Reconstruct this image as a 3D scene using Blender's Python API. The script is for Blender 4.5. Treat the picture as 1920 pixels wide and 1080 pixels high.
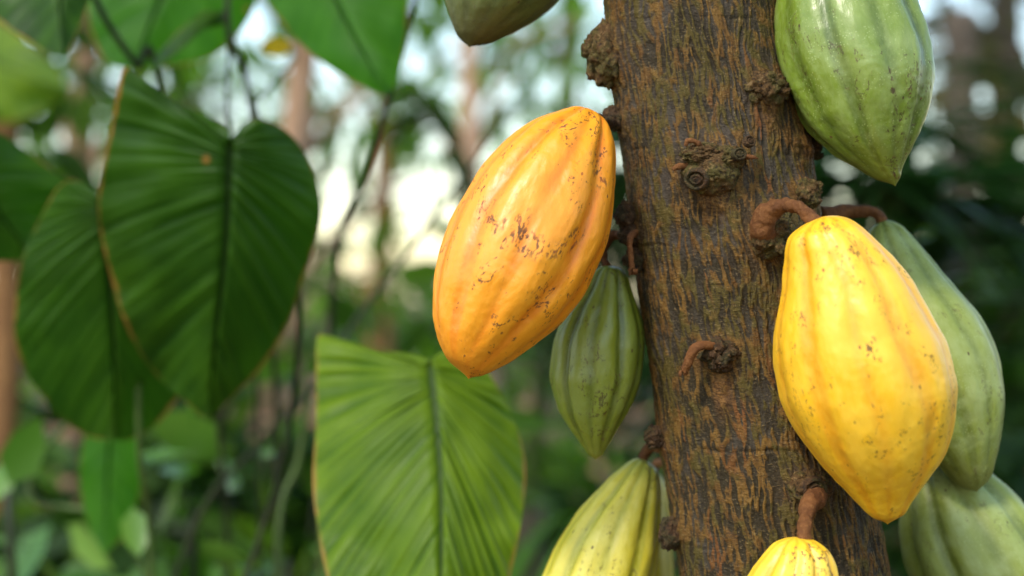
import bpy, bmesh, math, random
import numpy as np
from mathutils import Vector, Matrix

for o in list(bpy.data.objects):
    bpy.data.objects.remove(o)
SC = bpy.context.scene
COL = SC.collection
R = math.radians

# ------------------------------------------------------------------ camera
CZ = 1.25                       # camera height
K = 36.0 / 50.0 / 1920.0        # metres per photo pixel at 1 m
cd = bpy.data.cameras.new('camera')
cam = bpy.data.objects.new('camera', cd)
COL.objects.link(cam)
cam.location = (0, 0, CZ)
cam.rotation_euler = (R(90), 0, 0)
cd.lens = 50
cd.sensor_width = 36
cd.clip_start = 0.02
cd.clip_end = 500
cd.dof.use_dof = True
cd.dof.focus_distance = 0.835
cd.dof.aperture_fstop = 2.8
cd.dof.aperture_blades = 0
SC.camera = cam

# ------------------------------------------------------------------ light
SUN_EL, SUN_AZ = 50.0, -145.0    # degrees; azimuth clockwise from +Y (the view direction)
w = bpy.data.worlds.new('World')
SC.world = w
w.use_nodes = True
wn = w.node_tree.nodes
sky = wn.new('ShaderNodeTexSky')
sky.sky_type = 'NISHITA'
sky.sun_disc = False
sky.sun_elevation = R(SUN_EL)
sky.sun_rotation = R(SUN_AZ)
sky.air_density = 1.35
sky.dust_density = 0.8
sky.ozone_density = 0.3
bg = wn['Background']
bg.inputs['Strength'].default_value = 0.125
w.node_tree.links.new(sky.outputs[0], bg.inputs[0])
sl = bpy.data.lights.new('sun', 'SUN')
sl.energy = 1.4
sl.angle = R(11)
sl.color = (1.0, 0.93, 0.82)
sun = bpy.data.objects.new('sun', sl)
COL.objects.link(sun)
sd = Vector((math.sin(R(SUN_AZ)) * math.cos(R(SUN_EL)), math.cos(R(SUN_AZ)) * math.cos(R(SUN_EL)), math.sin(R(SUN_EL))))
sun.rotation_euler = sd.to_track_quat('Z', 'Y').to_euler()
sun.location = sd * 20
vs = SC.view_settings
vs.view_transform = 'Standard'
vs.look = 'None'
vs.exposure = 1.4
vs.gamma = 1.0
SC.render.engine = 'CYCLES'
SC.cycles.use_denoising = True
SC.cycles.max_bounces = 8
SC.cycles.transparent_max_bounces = 8
SC.cycles.sample_clamp_indirect = 6

# ------------------------------------------------------------------ helpers
def P(px, py, d):
    """photo pixel at distance d in front of the camera -> world point"""
    return Vector(((px - 960) * K * d, d, CZ - (py - 540) * K * d))

rs = np.random.RandomState(11)
PERM = rs.permutation(256)
PERM = np.concatenate([PERM, PERM, PERM])
GR = rs.randn(256, 3)
GR /= np.linalg.norm(GR, axis=1)[:, None]

def pn(p):
    p = np.asarray(p, float)
    i = np.floor(p).astype(int)
    f = p - i
    i &= 255
    u = f * f * f * (f * (f * 6 - 15) + 10)
    out = np.zeros(len(p))
    for dx in (0, 1):
        wx = u[:, 0] if dx else 1 - u[:, 0]
        hx = PERM[(i[:, 0] + dx) & 255]
        for dy in (0, 1):
            wy = u[:, 1] if dy else 1 - u[:, 1]
            hy = PERM[hx + ((i[:, 1] + dy) & 255)]
            for dz in (0, 1):
                wz = u[:, 2] if dz else 1 - u[:, 2]
                g = GR[PERM[hy + ((i[:, 2] + dz) & 255)]]
                out += wx * wy * wz * (g[:, 0] * (f[:, 0] - dx) + g[:, 1] * (f[:, 1] - dy) + g[:, 2] * (f[:, 2] - dz))
    return out * 1.5

def fbm(p, oct=3, gain=0.5):
    p = np.asarray(p, float)
    s, a = 0, 1.0
    for k in range(oct):
        s = s + a * pn(p * 2 ** k + 17.3 * k)
        a *= gain
    return s

def sstep(a, b, x):
    t = np.clip((x - a) / (b - a), 0, 1)
    return t * t * (3 - 2 * t)

def pchip(x, y, q):
    x = np.asarray(x, float); y = np.asarray(y, float)
    h = np.diff(x); m = np.diff(y) / h
    d = np.zeros_like(y)
    for k in range(1, len(x) - 1):
        if m[k - 1] * m[k] > 0:
            d[k] = 2 * m[k - 1] * m[k] / (m[k - 1] + m[k])
    d[0], d[-1] = m[0], m[-1]
    k = np.clip(np.searchsorted(x, q) - 1, 0, len(h) - 1)
    t = np.clip((q - x[k]) / h[k], 0, 1)
    return ((2 * t**3 - 3 * t**2 + 1) * y[k] + (t**3 - 2 * t**2 + t) * h[k] * d[k]
            + (-2 * t**3 + 3 * t**2) * y[k + 1] + (t**3 - t**2) * h[k] * d[k + 1])

def link(name, me, mat, parent=None, loc=(0, 0, 0)):
    o = bpy.data.objects.new(name, me)
    COL.objects.link(o)
    if mat:
        me.materials.append(mat)
    o.location = loc
    if parent:
        o.parent = parent
    return o

def build(name, V, F, mat, parent=None, attrs=None, vattrs=None, smooth=True, loc=(0, 0, 0)):
    """F: list of faces, or an (m,4)/(m,3) int array"""
    me = bpy.data.meshes.new(name)
    V = np.asarray(V, float)
    if isinstance(F, np.ndarray):
        n, k = F.shape
        me.vertices.add(len(V)); me.vertices.foreach_set('co', V.ravel())
        me.loops.add(n * k); me.loops.foreach_set('vertex_index', F.ravel().astype(np.int32))
        me.polygons.add(n); me.polygons.foreach_set('loop_start', np.arange(0, n * k, k, dtype=np.int32))
        me.update(calc_edges=True)
    else:
        me.from_pydata([tuple(v) for v in V], [], F)
    me.polygons.foreach_set('use_smooth', [smooth] * len(me.polygons))
    for nm, a in (attrs or {}).items():
        at = me.attributes.new(nm, 'FLOAT', 'POINT')
        at.data.foreach_set('value', np.asarray(a, np.float32))
    for nm, a in (vattrs or {}).items():
        at = me.attributes.new(nm, 'FLOAT_VECTOR', 'POINT')
        at.data.foreach_set('vector', np.asarray(a, np.float32).ravel())
    me.update()
    return link(name, me, mat, parent, loc)

def empty(name, loc, label, cat, group=None):
    o = bpy.data.objects.new(name, None)
    COL.objects.link(o)
    o.location = loc
    o.empty_display_size = 0.05
    return tag(o, label, cat, group)

def tag(o, label, cat, group=None, kind=None):
    o['label'] = label
    o['category'] = cat
    if group: o['group'] = group
    if kind: o['kind'] = kind
    return o

def grid_faces(nr, nc, wrap):
    r = np.arange(nr - 1)[:, None]
    c = np.arange(nc if wrap else nc - 1)[None, :]
    c2 = (c + 1) % nc
    return np.stack([r * nc + c, r * nc + c2, (r + 1) * nc + c2, (r + 1) * nc + c], -1).reshape(-1, 4)

def tube_arrays(pts, rad, seg=12, per=8, rough=0.0, freq=120.0, caps=True):
    """smooth tube through points; returns verts, quad faces"""
    pts = np.array([tuple(p) for p in pts], float)
    rad = np.array(rad, float)
    if len(pts) > 2:
        n = (len(pts) - 1) * per + 1
        s = np.linspace(0, len(pts) - 1, n)
        k = np.clip(s.astype(int), 0, len(pts) - 2)
        t = (s - k)[:, None]
        ext = np.vstack([2 * pts[0] - pts[1], pts, 2 * pts[-1] - pts[-2]])
        p0, p1, p2, p3 = ext[k], ext[k + 1], ext[k + 2], ext[k + 3]
        C = 0.5 * (2 * p1 + (p2 - p0) * t + (2 * p0 - 5 * p1 + 4 * p2 - p3) * t**2 + (3 * p1 - p0 - 3 * p2 + p3) * t**3)
        rr = np.interp(s, np.arange(len(rad)), rad)
    else:
        n = per + 1
        t = np.linspace(0, 1, n)[:, None]
        C = pts[0] * (1 - t) + pts[1] * t
        rr = np.interp(t[:, 0], [0, 1], rad)
    T = np.gradient(C, axis=0)
    T /= np.linalg.norm(T, axis=1)[:, None] + 1e-12
    a = np.array([0, 0, 1.0]) if abs(T[0][2]) < 0.9 else np.array([1.0, 0, 0])
    N = np.zeros_like(T)
    v = np.cross(T[0], a); v /= np.linalg.norm(v); N[0] = v
    for i in range(1, len(T)):
        v = N[i - 1] - T[i] * np.dot(N[i - 1], T[i])
        N[i] = v / np.linalg.norm(v)
    B = np.cross(T, N)
    th = np.linspace(0, 2 * np.pi, seg, endpoint=False)
    if caps:     # rounded closed ends
        C = np.vstack([C[:1], C, C[-1:]]); N = np.vstack([N[:1], N, N[-1:]]); B = np.vstack([B[:1], B, B[-1:]])
        rr = np.concatenate([[1e-5], rr, [1e-5]])
    V = C[:, None, :] + rr[:, None, None] * (np.cos(th)[None, :, None] * N[:, None, :] + np.sin(th)[None, :, None] * B[:, None, :])
    V = V.reshape(-1, 3)
    if rough:
        nrm = V - np.repeat(C, seg, axis=0)
        ln = np.linalg.norm(nrm, axis=1)[:, None] + 1e-9
        V = V + nrm / ln * (fbm(V * freq, 3) * rough)[:, None] * np.minimum(1, ln / 0.001)
    return V, grid_faces(len(C), seg, True)

def tube(name, pts, rad, mat, parent=None, org=(0, 0, 0), **kw):
    V, F = tube_arrays(pts, rad, **kw)
    return build(name, V - np.array(tuple(org)), F, mat, parent)

def join(parts):
    V, F, off = [], [], 0
    for v, f in parts:
        V.append(v); F.append(np.asarray(f) + off); off += len(v)
    return np.vstack(V), np.vstack(F)

# ------------------------------------------------------------------ materials
class NT:
    def __init__(s, name):
        s.m = bpy.data.materials.new(name)
        s.m.use_nodes = True
        s.t = s.m.node_tree
        s.t.nodes.clear()
    def n(s, typ, ins=None, **props):
        nd = s.t.nodes.new('ShaderNode' + typ)
        for k, v in props.items(): setattr(nd, k, v)
        for k, v in (ins or {}).items(): s.set(nd.inputs[k], v)
        return nd
    def set(s, sock, v):
        if isinstance(v, bpy.types.NodeSocket): s.t.links.new(v, sock)
        elif isinstance(v, bpy.types.Node): s.t.links.new(v.outputs[0], sock)
        elif hasattr(v, '__len__') and sock.type == 'RGBA' and len(v) == 3: sock.default_value = (*v, 1)
        else: sock.default_value = v
    def math(s, op, a, b=None, clamp=False):
        nd = s.n('Math', operation=op, use_clamp=clamp)
        s.set(nd.inputs[0], a)
        if b is not None: s.set(nd.inputs[1], b)
        return nd.outputs[0]
    def mix(s, f, a, b, mode='MIX'):
        nd = s.n('Mix', data_type='RGBA', blend_type=mode)
        s.set(nd.inputs[0], f); s.set(nd.inputs[6], a); s.set(nd.inputs[7], b)
        return nd.outputs[2]
    def ramp(s, x, lo, hi):
        nd = s.n('MapRange', {0: x, 1: lo, 2: hi, 3: 0.0, 4: 1.0}, interpolation_type='SMOOTHSTEP')
        return nd.outputs[0]
    def attr(s, name, out='Fac'):
        return s.n('Attribute', attribute_name=name).outputs[out]
    def noise(s, vec, scale, detail=3, rough=0.55, dist=0.0):
        return s.n('TexNoise', {'Vector': vec, 'Scale': scale, 'Detail': detail, 'Roughness': rough, 'Distortion': dist}).outputs[0]
    def scl(s, vec, x, y, z):
        return s.n('Mapping', {'Vector': vec, 'Scale': (x, y, z)}).outputs[0]
    def bump(s, h, strength, dist, normal=None):
        nd = s.n('Bump', {'Height': h, 'Strength': strength, 'Distance': dist})
        if normal is not None: s.set(nd.inputs['Normal'], normal)
        return nd.outputs[0]
    def out(s, sh):
        o = s.n('OutputMaterial'); s.set(o.inputs[0], sh); return s.m
    def bsdf(s, col, rough, normal=None, spec=0.5, **kw):
        nd = s.n('BsdfPrincipled', {'Base Color': col, 'Roughness': rough, 'Specular IOR Level': spec, **kw})
        if normal is not None: s.set(nd.inputs['Normal'], normal)
        return nd.outputs[0]

def pod_material(name, main, furrow, pale, pale_amt, scar, speck_pale=0.0, tipcol=None, rough=0.36, topcol=None, scratch=1.0):
    t = NT(name)
    pc = t.attr('pc', 'Vector'); ridge = t.attr('ridge'); tt = t.attr('tt'); stain = t.attr('stain')
    big = t.noise(pc, 38, 3)
    col = t.mix(t.ramp(ridge, 0.15, 0.75), furrow, main)
    col = t.mix(t.math('MULTIPLY', t.ramp(big, 0.45, 0.72), pale_amt), col, pale)
    col = t.mix(t.math('MULTIPLY', t.ramp(t.math('ADD', ridge, t.math('MULTIPLY', t.math('SUBTRACT', t.noise(pc, 120, 2), 0.5), 0.5)), 0.86, 1.06), pale_amt * 0.4), col, pale)
    fine = t.noise(t.scl(pc, 1, 1, 0.5), 420, 3, 0.7)
    col = t.mix(t.math('MULTIPLY', t.ramp(fine, 0.35, 0.75), 0.22), col, pale)
    if topcol: col = t.mix(t.math('MULTIPLY', t.ramp(tt, 0.10, 0.0), 0.6), col, topcol)
    if tipcol: col = t.mix(t.math('MULTIPLY', t.ramp(tt, 0.80, 1.0), 0.7), col, tipcol)
    if speck_pale:
        vo = t.n('TexVoronoi', {'Vector': pc, 'Scale': 560.0, 'Randomness': 1.0}).outputs
        sp = t.math('MULTIPLY', t.ramp(vo[0], 0.34, 0.12), t.ramp(t.noise(pc, 90, 2), 0.42, 0.62))
        col = t.mix(t.math('MULTIPLY', sp, speck_pale), col, pale)
    # hair-line scars that run along the pod, broken into short pieces
    sv = t.scl(pc, 1, 1, 0.33)
    ln = t.math('ABSOLUTE', t.math('SUBTRACT', t.noise(sv, 95, 5, 0.62, 0.6), 0.5))
    line = t.ramp(ln, 0.024, 0.010)
    patch = t.math('MULTIPLY', t.ramp(t.noise(pc, 55, 3, 0.6), 0.51, 0.57), t.ramp(t.noise(pc, 420, 3, 0.6), 0.46, 0.54))
    hair = t.math('MULTIPLY', t.math('MULTIPLY', line, patch), scratch)
    vs_ = t.n('TexVoronoi', {'Vector': t.scl(pc, 1, 1, 0.6), 'Scale': 150.0}).outputs
    spk = t.math('MULTIPLY', t.ramp(vs_[0], 0.15, 0.07), t.ramp(t.n('SeparateColor', {0: vs_[1]}).outputs[0], 0.72, 0.80))
    rub = t.math('MULTIPLY', stain, t.ramp(t.noise(t.scl(pc, 1, 1, 0.42), 520, 4, 0.6), 0.49, 0.54))
    rub = t.math('MULTIPLY', rub, t.ramp(t.noise(t.scl(pc, 1, 1, 0.6), 230, 2), 0.44, 0.53))
    mark = t.math('MAXIMUM', t.math('MAXIMUM', hair, spk), rub, True)
    tint = t.mix(t.ramp(t.noise(pc, 210, 2), 0.35, 0.55), scar, (0.045, 0.014, 0.005))
    col = t.mix(t.math('MULTIPLY', mark, 0.88), col, tint)
    h1 = t.noise(t.scl(pc, 1, 1, 0.45), 170, 4, 0.6)
    h2 = t.noise(pc, 900, 2, 0.6)
    b = t.bump(h1, 0.22, 0.0022)
    b = t.bump(h2, 0.10, 0.0008, b)
    b = t.bump(mark, -0.3, 0.0008, b)
    rg = t.math('ADD', t.math('MULTIPLY', t.ramp(fine, 0.3, 0.7), 0.12), rough)
    rg = t.math('ADD', rg, t.math('MULTIPLY', mark, 0.25))
    return t.out(t.bsdf(col, rg, b, 0.55, **{'Subsurface Weight': 0.06, 'Subsurface Radius': (0.01, 0.005, 0.001), 'Subsurface Scale': 0.4}))

def wood_material(name, a, b, c, scale=1.0, rough=0.8, bump=0.6):
    t = NT(name)
    co = t.n('TexCoord').outputs['Object']
    n1 = t.noise(co, 55 * scale, 4, 0.65)
    n2 = t.noise(co, 260 * scale, 4, 0.7)
    n3 = t.noise(co, 900 * scale, 3, 0.7)
    col = t.mix(t.ramp(n1, 0.38, 0.62), a, b)
    col = t.mix(t.math('MULTIPLY', t.ramp(n2, 0.5, 0.7), 0.75), col, c)
    nb = t.bump(n2, bump, 0.004 / scale)
    nb = t.bump(n3, bump * 0.6, 0.0012 / scale, nb)
    return t.out(t.bsdf(col, rough, nb, 0.25))

def knot_material(name, pit, a, b, fleck):
    t = NT(name)
    co = t.n('TexCoord').outputs['Object']
    n1 = t.noise(co, 90, 3, 0.6)
    n2 = t.noise(co, 330, 4, 0.7, 0.5)
    n3 = t.noise(co, 1000, 3, 0.7)
    col = t.mix(t.ramp(n1, 0.40, 0.60), a, b)
    col = t.mix(t.math('MULTIPLY', t.ramp(n2, 0.47, 0.34), 0.9), col, pit)
    col = t.mix(t.math('MULTIPLY', t.ramp(n2, 0.54, 0.66), 0.65), col, fleck)
    col = t.mix(t.math('MULTIPLY', t.ramp(n3, 0.46, 0.36), 0.6), col, pit)
    nb = t.bump(n2, 0.9, 0.004)
    nb = t.bump(n3, 0.7, 0.0012, nb)
    return t.out(t.bsdf(col, 0.75, nb, 0.3))

def bark_material():
    t = NT('cacao_bark')
    h = t.attr('h'); scar = t.attr('scar'); tc = t.attr('tc', 'Vector')
    big = t.noise(tc, 26, 3, 0.6)
    mid = t.noise(t.scl(tc, 1, 1, 0.3), 170, 4, 0.65)
    fine = t.noise(t.scl(tc, 1, 1, 1.6), 520, 4, 0.7)
    gap = t.mix(t.ramp(t.math('ADD', big, t.math('MULTIPLY', t.attr('up'), 0.10)), 0.52, 0.72), (0.028, 0.019, 0.006), (0.056, 0.044, 0.031))
    rid = t.mix(t.ramp(mid, 0.36, 0.64), (0.100, 0.045, 0.007), (0.165, 0.085, 0.014))
    rid = t.mix(t.math('MULTIPLY', t.ramp(t.noise(tc, 60, 3), 0.43, 0.58), 0.85), rid, (0.066, 0.053, 0.007))
    rid = t.mix(t.math('MULTIPLY', t.ramp(t.noise(t.scl(tc, 1, 1, 0.14), 70, 3), 0.58, 0.68), 0.7), rid, (0.17, 0.055, 0.012))
    col = t.mix(t.ramp(h, 0.40, 0.66), gap, rid)
    crk = t.ramp(t.math('ABSOLUTE', t.math('SUBTRACT', t.noise(t.scl(tc, 1, 1, 3.2), 130, 3, 0.6), 0.5)), 0.030, 0.008)
    crk = t.math('MULTIPLY', crk, t.ramp(t.noise(tc, 110, 2), 0.42, 0.56))
    col = t.mix(t.math('MULTIPLY', crk, 0.65), col, (0.016, 0.010, 0.005))
    col = t.mix(t.math('MULTIPLY', t.ramp(fine, 0.57, 0.70), 0.55), col, (0.27, 0.185, 0.075))
    col = t.mix(t.math('MULTIPLY', t.ramp(fine, 0.45, 0.32), 0.6), col, (0.016, 0.011, 0.006))
    col = t.mix(t.math('MULTIPLY', scar, 0.7), col, t.mix(t.ramp(fine, 0.4, 0.6), (0.075, 0.030, 0.009), (0.20, 0.090, 0.022)))
    b = t.bump(mid, 0.5, 0.003)
    b = t.bump(crk, -0.6, 0.0012, b)
    b = t.bump(fine, 0.8, 0.0018, b)
    rg = t.math('SUBTRACT', 0.72, t.math('MULTIPLY', t.ramp(fine, 0.4, 0.7), 0.22))
    return t.out(t.bsdf(col, rg, b, 0.28))

def leaf_material(name, dark, light, trans, tw=0.35, rough=0.38, margin=(0.24, 0.115, 0.02), mid=(0.008, 0.028, 0.003)):
    t = NT(name)
    s = t.attr('s'); v = t.attr('v'); pl = t.attr('pleat'); co = t.n('TexCoord').outputs['Object']
    av = t.math('ABSOLUTE', v)
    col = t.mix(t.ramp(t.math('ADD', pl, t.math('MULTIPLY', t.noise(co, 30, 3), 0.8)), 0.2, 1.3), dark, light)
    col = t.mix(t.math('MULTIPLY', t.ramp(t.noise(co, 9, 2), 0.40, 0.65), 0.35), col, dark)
    col = t.mix(t.math('MULTIPLY', t.ramp(av, 0.07, 0.015), 0.8), col, mid)
    edge = t.ramp(t.math('ADD', av, t.math('MULTIPLY', t.math('SUBTRACT', t.noise(co, 35, 3), 0.5), 0.10)), 0.965, 1.0)
    vo = t.n('TexVoronoi', {'Vector': co, 'Scale': 26.0}).outputs
    spot = t.math('MULTIPLY', t.ramp(vo[0], 0.16, 0.09), t.ramp(t.n('SeparateColor', {0: vo[1]}).outputs[0], 0.80, 0.84))
    edge = t.math('MULTIPLY', edge, t.ramp(t.noise(co, 16, 3, 0.6), 0.34, 0.56))
    ed = t.math('MAXIMUM', edge, spot, True)
    col = t.mix(ed, col, margin)
    tcol = t.mix(ed, t.mix(t.ramp(av, 0.06, 0.02), trans, mid), (0.55, 0.32, 0.06))
    b = t.bump(t.noise(co, 160, 3), 0.15, 0.002)
    a = t.bsdf(col, rough, b, 0.2)
    tr = t.n('BsdfTranslucent', {'Color': tcol, 'Normal': b})
    return t.out(t.n('MixShader', {0: tw, 1: a, 2: tr}))

def foliage_material(name, cols, trans, tw=0.4, rough=0.5, spec=0.3):
    t = NT(name)
    r = t.attr('rnd')
    cr = t.n('ValToRGB', {0: r})
    el = cr.color_ramp.elements
    while len(el) < len(cols): el.new(0.5)
    for i, c in enumerate(cols):
        el[i].position = i / max(1, len(cols) - 1); el[i].color = (*c, 1)
    a = t.bsdf(cr.outputs[0], rough, None, spec)
    tr = t.n('BsdfTranslucent', {'Color': t.mix(0.5, trans, cr.outputs[0])})
    return t.out(t.n('MixShader', {0: tw, 1: a, 2: tr}))

M = {}
M['orange'] = pod_material('ripe_orange_husk', (0.78, 0.280, 0.008), (0.70, 0.195, 0.006), (0.84, 0.36, 0.022), 0.5, (0.30, 0.07, 0.010), tipcol=(0.70, 0.24, 0.010), scratch=1.0)
M['yellow'] = pod_material('ripe_yellow_husk', (0.82, 0.44, 0.012), (0.74, 0.33, 0.008), (0.90, 0.56, 0.05), 0.5, (0.34, 0.13, 0.012), scratch=0.7)
M['yellow_small'] = pod_material('young_yellow_husk', (0.80, 0.49, 0.018), (0.66, 0.34, 0.012), (0.86, 0.62, 0.09), 0.5, (0.22, 0.06, 0.010), scratch=1.0)
M['lime'] = pod_material('yellow_green_husk', (0.56, 0.46, 0.028), (0.36, 0.33, 0.018), (0.68, 0.60, 0.11), 0.6, (0.16, 0.09, 0.02), topcol=(0.22, 0.28, 0.06), scratch=0.6)
M['green'] = pod_material('unripe_green_husk', (0.150, 0.215, 0.018), (0.075, 0.115, 0.007), (0.31, 0.38, 0.13), 0.36, (0.14, 0.055, 0.015), 0.75, (0.16, 0.17, 0.022), rough=0.30, scratch=0.7)
M['green_small'] = pod_material('small_green_husk', (0.205, 0.240, 0.016), (0.095, 0.120, 0.006), (0.27, 0.32, 0.09), 0.4, (0.10, 0.045, 0.012), 0.5, (0.19, 0.19, 0.025), rough=0.34, scratch=0.8)
M['green_dull'] = pod_material('bloomed_green_husk', (0.215, 0.260, 0.034), (0.120, 0.155, 0.014), (0.34, 0.40, 0.15), 0.55, (0.12, 0.055, 0.02), 0.6, (0.13, 0.13, 0.022), rough=0.45, scratch=0.5)
M['green_dark'] = pod_material('dark_green_husk', (0.085, 0.110, 0.018), (0.055, 0.075, 0.012), (0.16, 0.18, 0.05), 0.4, (0.07, 0.03, 0.01), 0.3, (0.06, 0.045, 0.012), rough=0.5, scratch=0.5)
M['bark'] = bark_material()
M['knot'] = knot_material('knotty_bark', (0.022, 0.013, 0.006), (0.105, 0.052, 0.013), (0.085, 0.066, 0.012), (0.27, 0.165, 0.065))
M['knot_dark'] = knot_material('dark_knotty_bark', (0.014, 0.009, 0.005), (0.070, 0.033, 0.011), (0.055, 0.042, 0.012), (0.18, 0.095, 0.035))
M['stalk'] = wood_material('brown_stalk', (0.11, 0.040, 0.011), (0.165, 0.064, 0.017), (0.24, 0.105, 0.032), 1.6, 0.72, 0.8)
M['ringdark'] = wood_material('scar_ring', (0.022, 0.013, 0.007), (0.04, 0.022, 0.010), (0.07, 0.04, 0.015), 1.5, 0.8, 0.6)
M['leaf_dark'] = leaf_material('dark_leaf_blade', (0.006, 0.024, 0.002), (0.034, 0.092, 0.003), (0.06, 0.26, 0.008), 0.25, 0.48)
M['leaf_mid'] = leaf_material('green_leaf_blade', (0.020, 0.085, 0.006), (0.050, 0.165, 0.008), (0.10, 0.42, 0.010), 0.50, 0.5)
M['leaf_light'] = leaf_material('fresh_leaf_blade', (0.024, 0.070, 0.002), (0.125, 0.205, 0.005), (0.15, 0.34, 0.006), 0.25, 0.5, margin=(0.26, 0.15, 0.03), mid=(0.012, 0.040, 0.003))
M['leaf_yellow'] = leaf_material('withered_yellow_blade', (0.70, 0.40, 0.01), (0.80, 0.52, 0.03), (0.95, 0.66, 0.03), 0.6, 0.5, mid=(0.6, 0.4, 0.03))
M['petiole'] = wood_material('green_leaf_stalk', (0.05, 0.085, 0.018), (0.075, 0.12, 0.025), (0.10, 0.14, 0.04), 0.4, 0.5, 0.1)
M['petiole_dark'] = wood_material('dark_leaf_stalk', (0.018, 0.026, 0.010), (0.03, 0.036, 0.012), (0.05, 0.05, 0.02), 0.4, 0.5, 0.1)
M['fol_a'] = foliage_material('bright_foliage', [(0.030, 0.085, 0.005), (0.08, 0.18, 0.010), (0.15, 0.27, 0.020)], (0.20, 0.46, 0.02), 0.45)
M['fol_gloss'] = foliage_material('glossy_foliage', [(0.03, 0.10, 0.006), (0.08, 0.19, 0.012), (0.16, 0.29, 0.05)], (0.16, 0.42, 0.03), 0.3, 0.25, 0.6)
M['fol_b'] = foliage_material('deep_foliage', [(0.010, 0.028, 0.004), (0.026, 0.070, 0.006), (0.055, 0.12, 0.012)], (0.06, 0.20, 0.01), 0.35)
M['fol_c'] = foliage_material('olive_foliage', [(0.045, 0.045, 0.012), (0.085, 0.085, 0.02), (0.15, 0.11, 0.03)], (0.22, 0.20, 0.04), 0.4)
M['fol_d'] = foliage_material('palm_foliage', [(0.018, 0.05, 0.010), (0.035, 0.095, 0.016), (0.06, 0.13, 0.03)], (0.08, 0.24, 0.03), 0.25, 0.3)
M['litter'] = foliage_material('dry_leaf_litter', [(0.14, 0.065, 0.018), (0.30, 0.155, 0.045), (0.42, 0.25, 0.09)], (0.25, 0.12, 0.04), 0.15, 0.7)
M['tan_bark'] = wood_material('tan_bark', (0.40, 0.23, 0.135), (0.50, 0.31, 0.20), (0.58, 0.39, 0.27), 0.25, 0.8, 0.4)
M['brown_bark'] = wood_material('brown_bark', (0.16, 0.075, 0.028), (0.22, 0.11, 0.04), (0.28, 0.15, 0.06), 0.25, 0.8, 0.5)
M['grey_bark'] = wood_material('grey_brown_bark', (0.075, 0.06, 0.045), (0.11, 0.085, 0.06), (0.16, 0.125, 0.09), 0.25, 0.8, 0.5)
M['yellow_leaf'] = foliage_material('yellowed_leaf', [(0.62, 0.36, 0.02), (0.70, 0.44, 0.03)], (0.8, 0.5, 0.03), 0.35, 0.5)

def ground_material():
    t = NT('forest_soil')
    co = t.n('TexCoord').outputs['Object']
    c = t.mix(t.ramp(t.noise(co, 0.6, 4, 0.6), 0.40, 0.62), (0.035, 0.022, 0.012), (0.17, 0.095, 0.045))
    c = t.mix(t.math('MULTIPLY', t.ramp(t.noise(co, 22, 4, 0.7), 0.5, 0.7), 0.6), c, (0.26, 0.16, 0.08))
    c = t.mix(t.ramp(t.noise(co, 0.35, 3), 0.52, 0.62), c, (0.035, 0.06, 0.012))
    return t.out(t.bsdf(c, 0.9, t.bump(t.noise(co, 30, 5), 0.6, 0.03), 0.2))
M['ground'] = ground_material()

# ------------------------------------------------------------------ ground
rng = np.random.RandomState(5)
def make_ground():
    n = 90
    g = np.linspace(-1, 1, n)
    x = np.sign(g) * np.abs(g) ** 2.2 * 160
    X, Y = np.meshgrid(x, x + 6)
    p = np.stack([X.ravel() * 0.35, Y.ravel() * 0.35, np.zeros(n * n)], 1)
    Z = fbm(p, 3) * 0.05
    V = np.stack([X.ravel(), Y.ravel(), Z], 1)
    o = build('ground', V, grid_faces(n, n, False), M['ground'])
    o['kind'] = 'structure'
make_ground()

# ------------------------------------------------------------------ the cacao tree
TY = 0.90                        # distance of the trunk's axis
_zs = np.array([0.0, 0.25, 0.60, 1.068, 1.25, 1.432, 1.75, 2.1])
_xs = np.array([0.285, 0.262, 0.228, 0.1715, 0.1418, 0.1141, 0.070, 0.030])
_ys = np.array([0.93, 0.92, 0.91, 0.90, 0.90, 0.90, 0.905, 0.92])
_rr = np.array([0.125, 0.088, 0.076, 0.0665, 0.0612, 0.0560, 0.051, 0.047])
def trunk_axis(z):
    return pchip(_zs, _xs, z), pchip(_zs, _ys, z), pchip(_zs, _rr, z)
def on_trunk(px, py, sink=0.0):
    """point of the trunk's front surface seen at a pixel"""
    d = TY - 0.05
    for _ in range(6):
        p = P(px, py, d)
        ax, ay, r = (float(a) for a in trunk_axis(np.array([p.z])))
        off = max(-0.97, min(0.97, (p.x - ax) / r))
        d = ay - r * math.sqrt(1 - off * off)
    p = P(px, py, d)
    n = Vector((p.x - ax, p.y - ay, 0)).normalized()
    return p - n * sink, n

tree = empty('cacao_tree', (0.285, 0.93, 0), 'thick brown ridged cacao trunk studded with knots, fruits hanging straight from its bark', 'tree')
TO = np.array([0.285, 0.93, 0.0])
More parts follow.
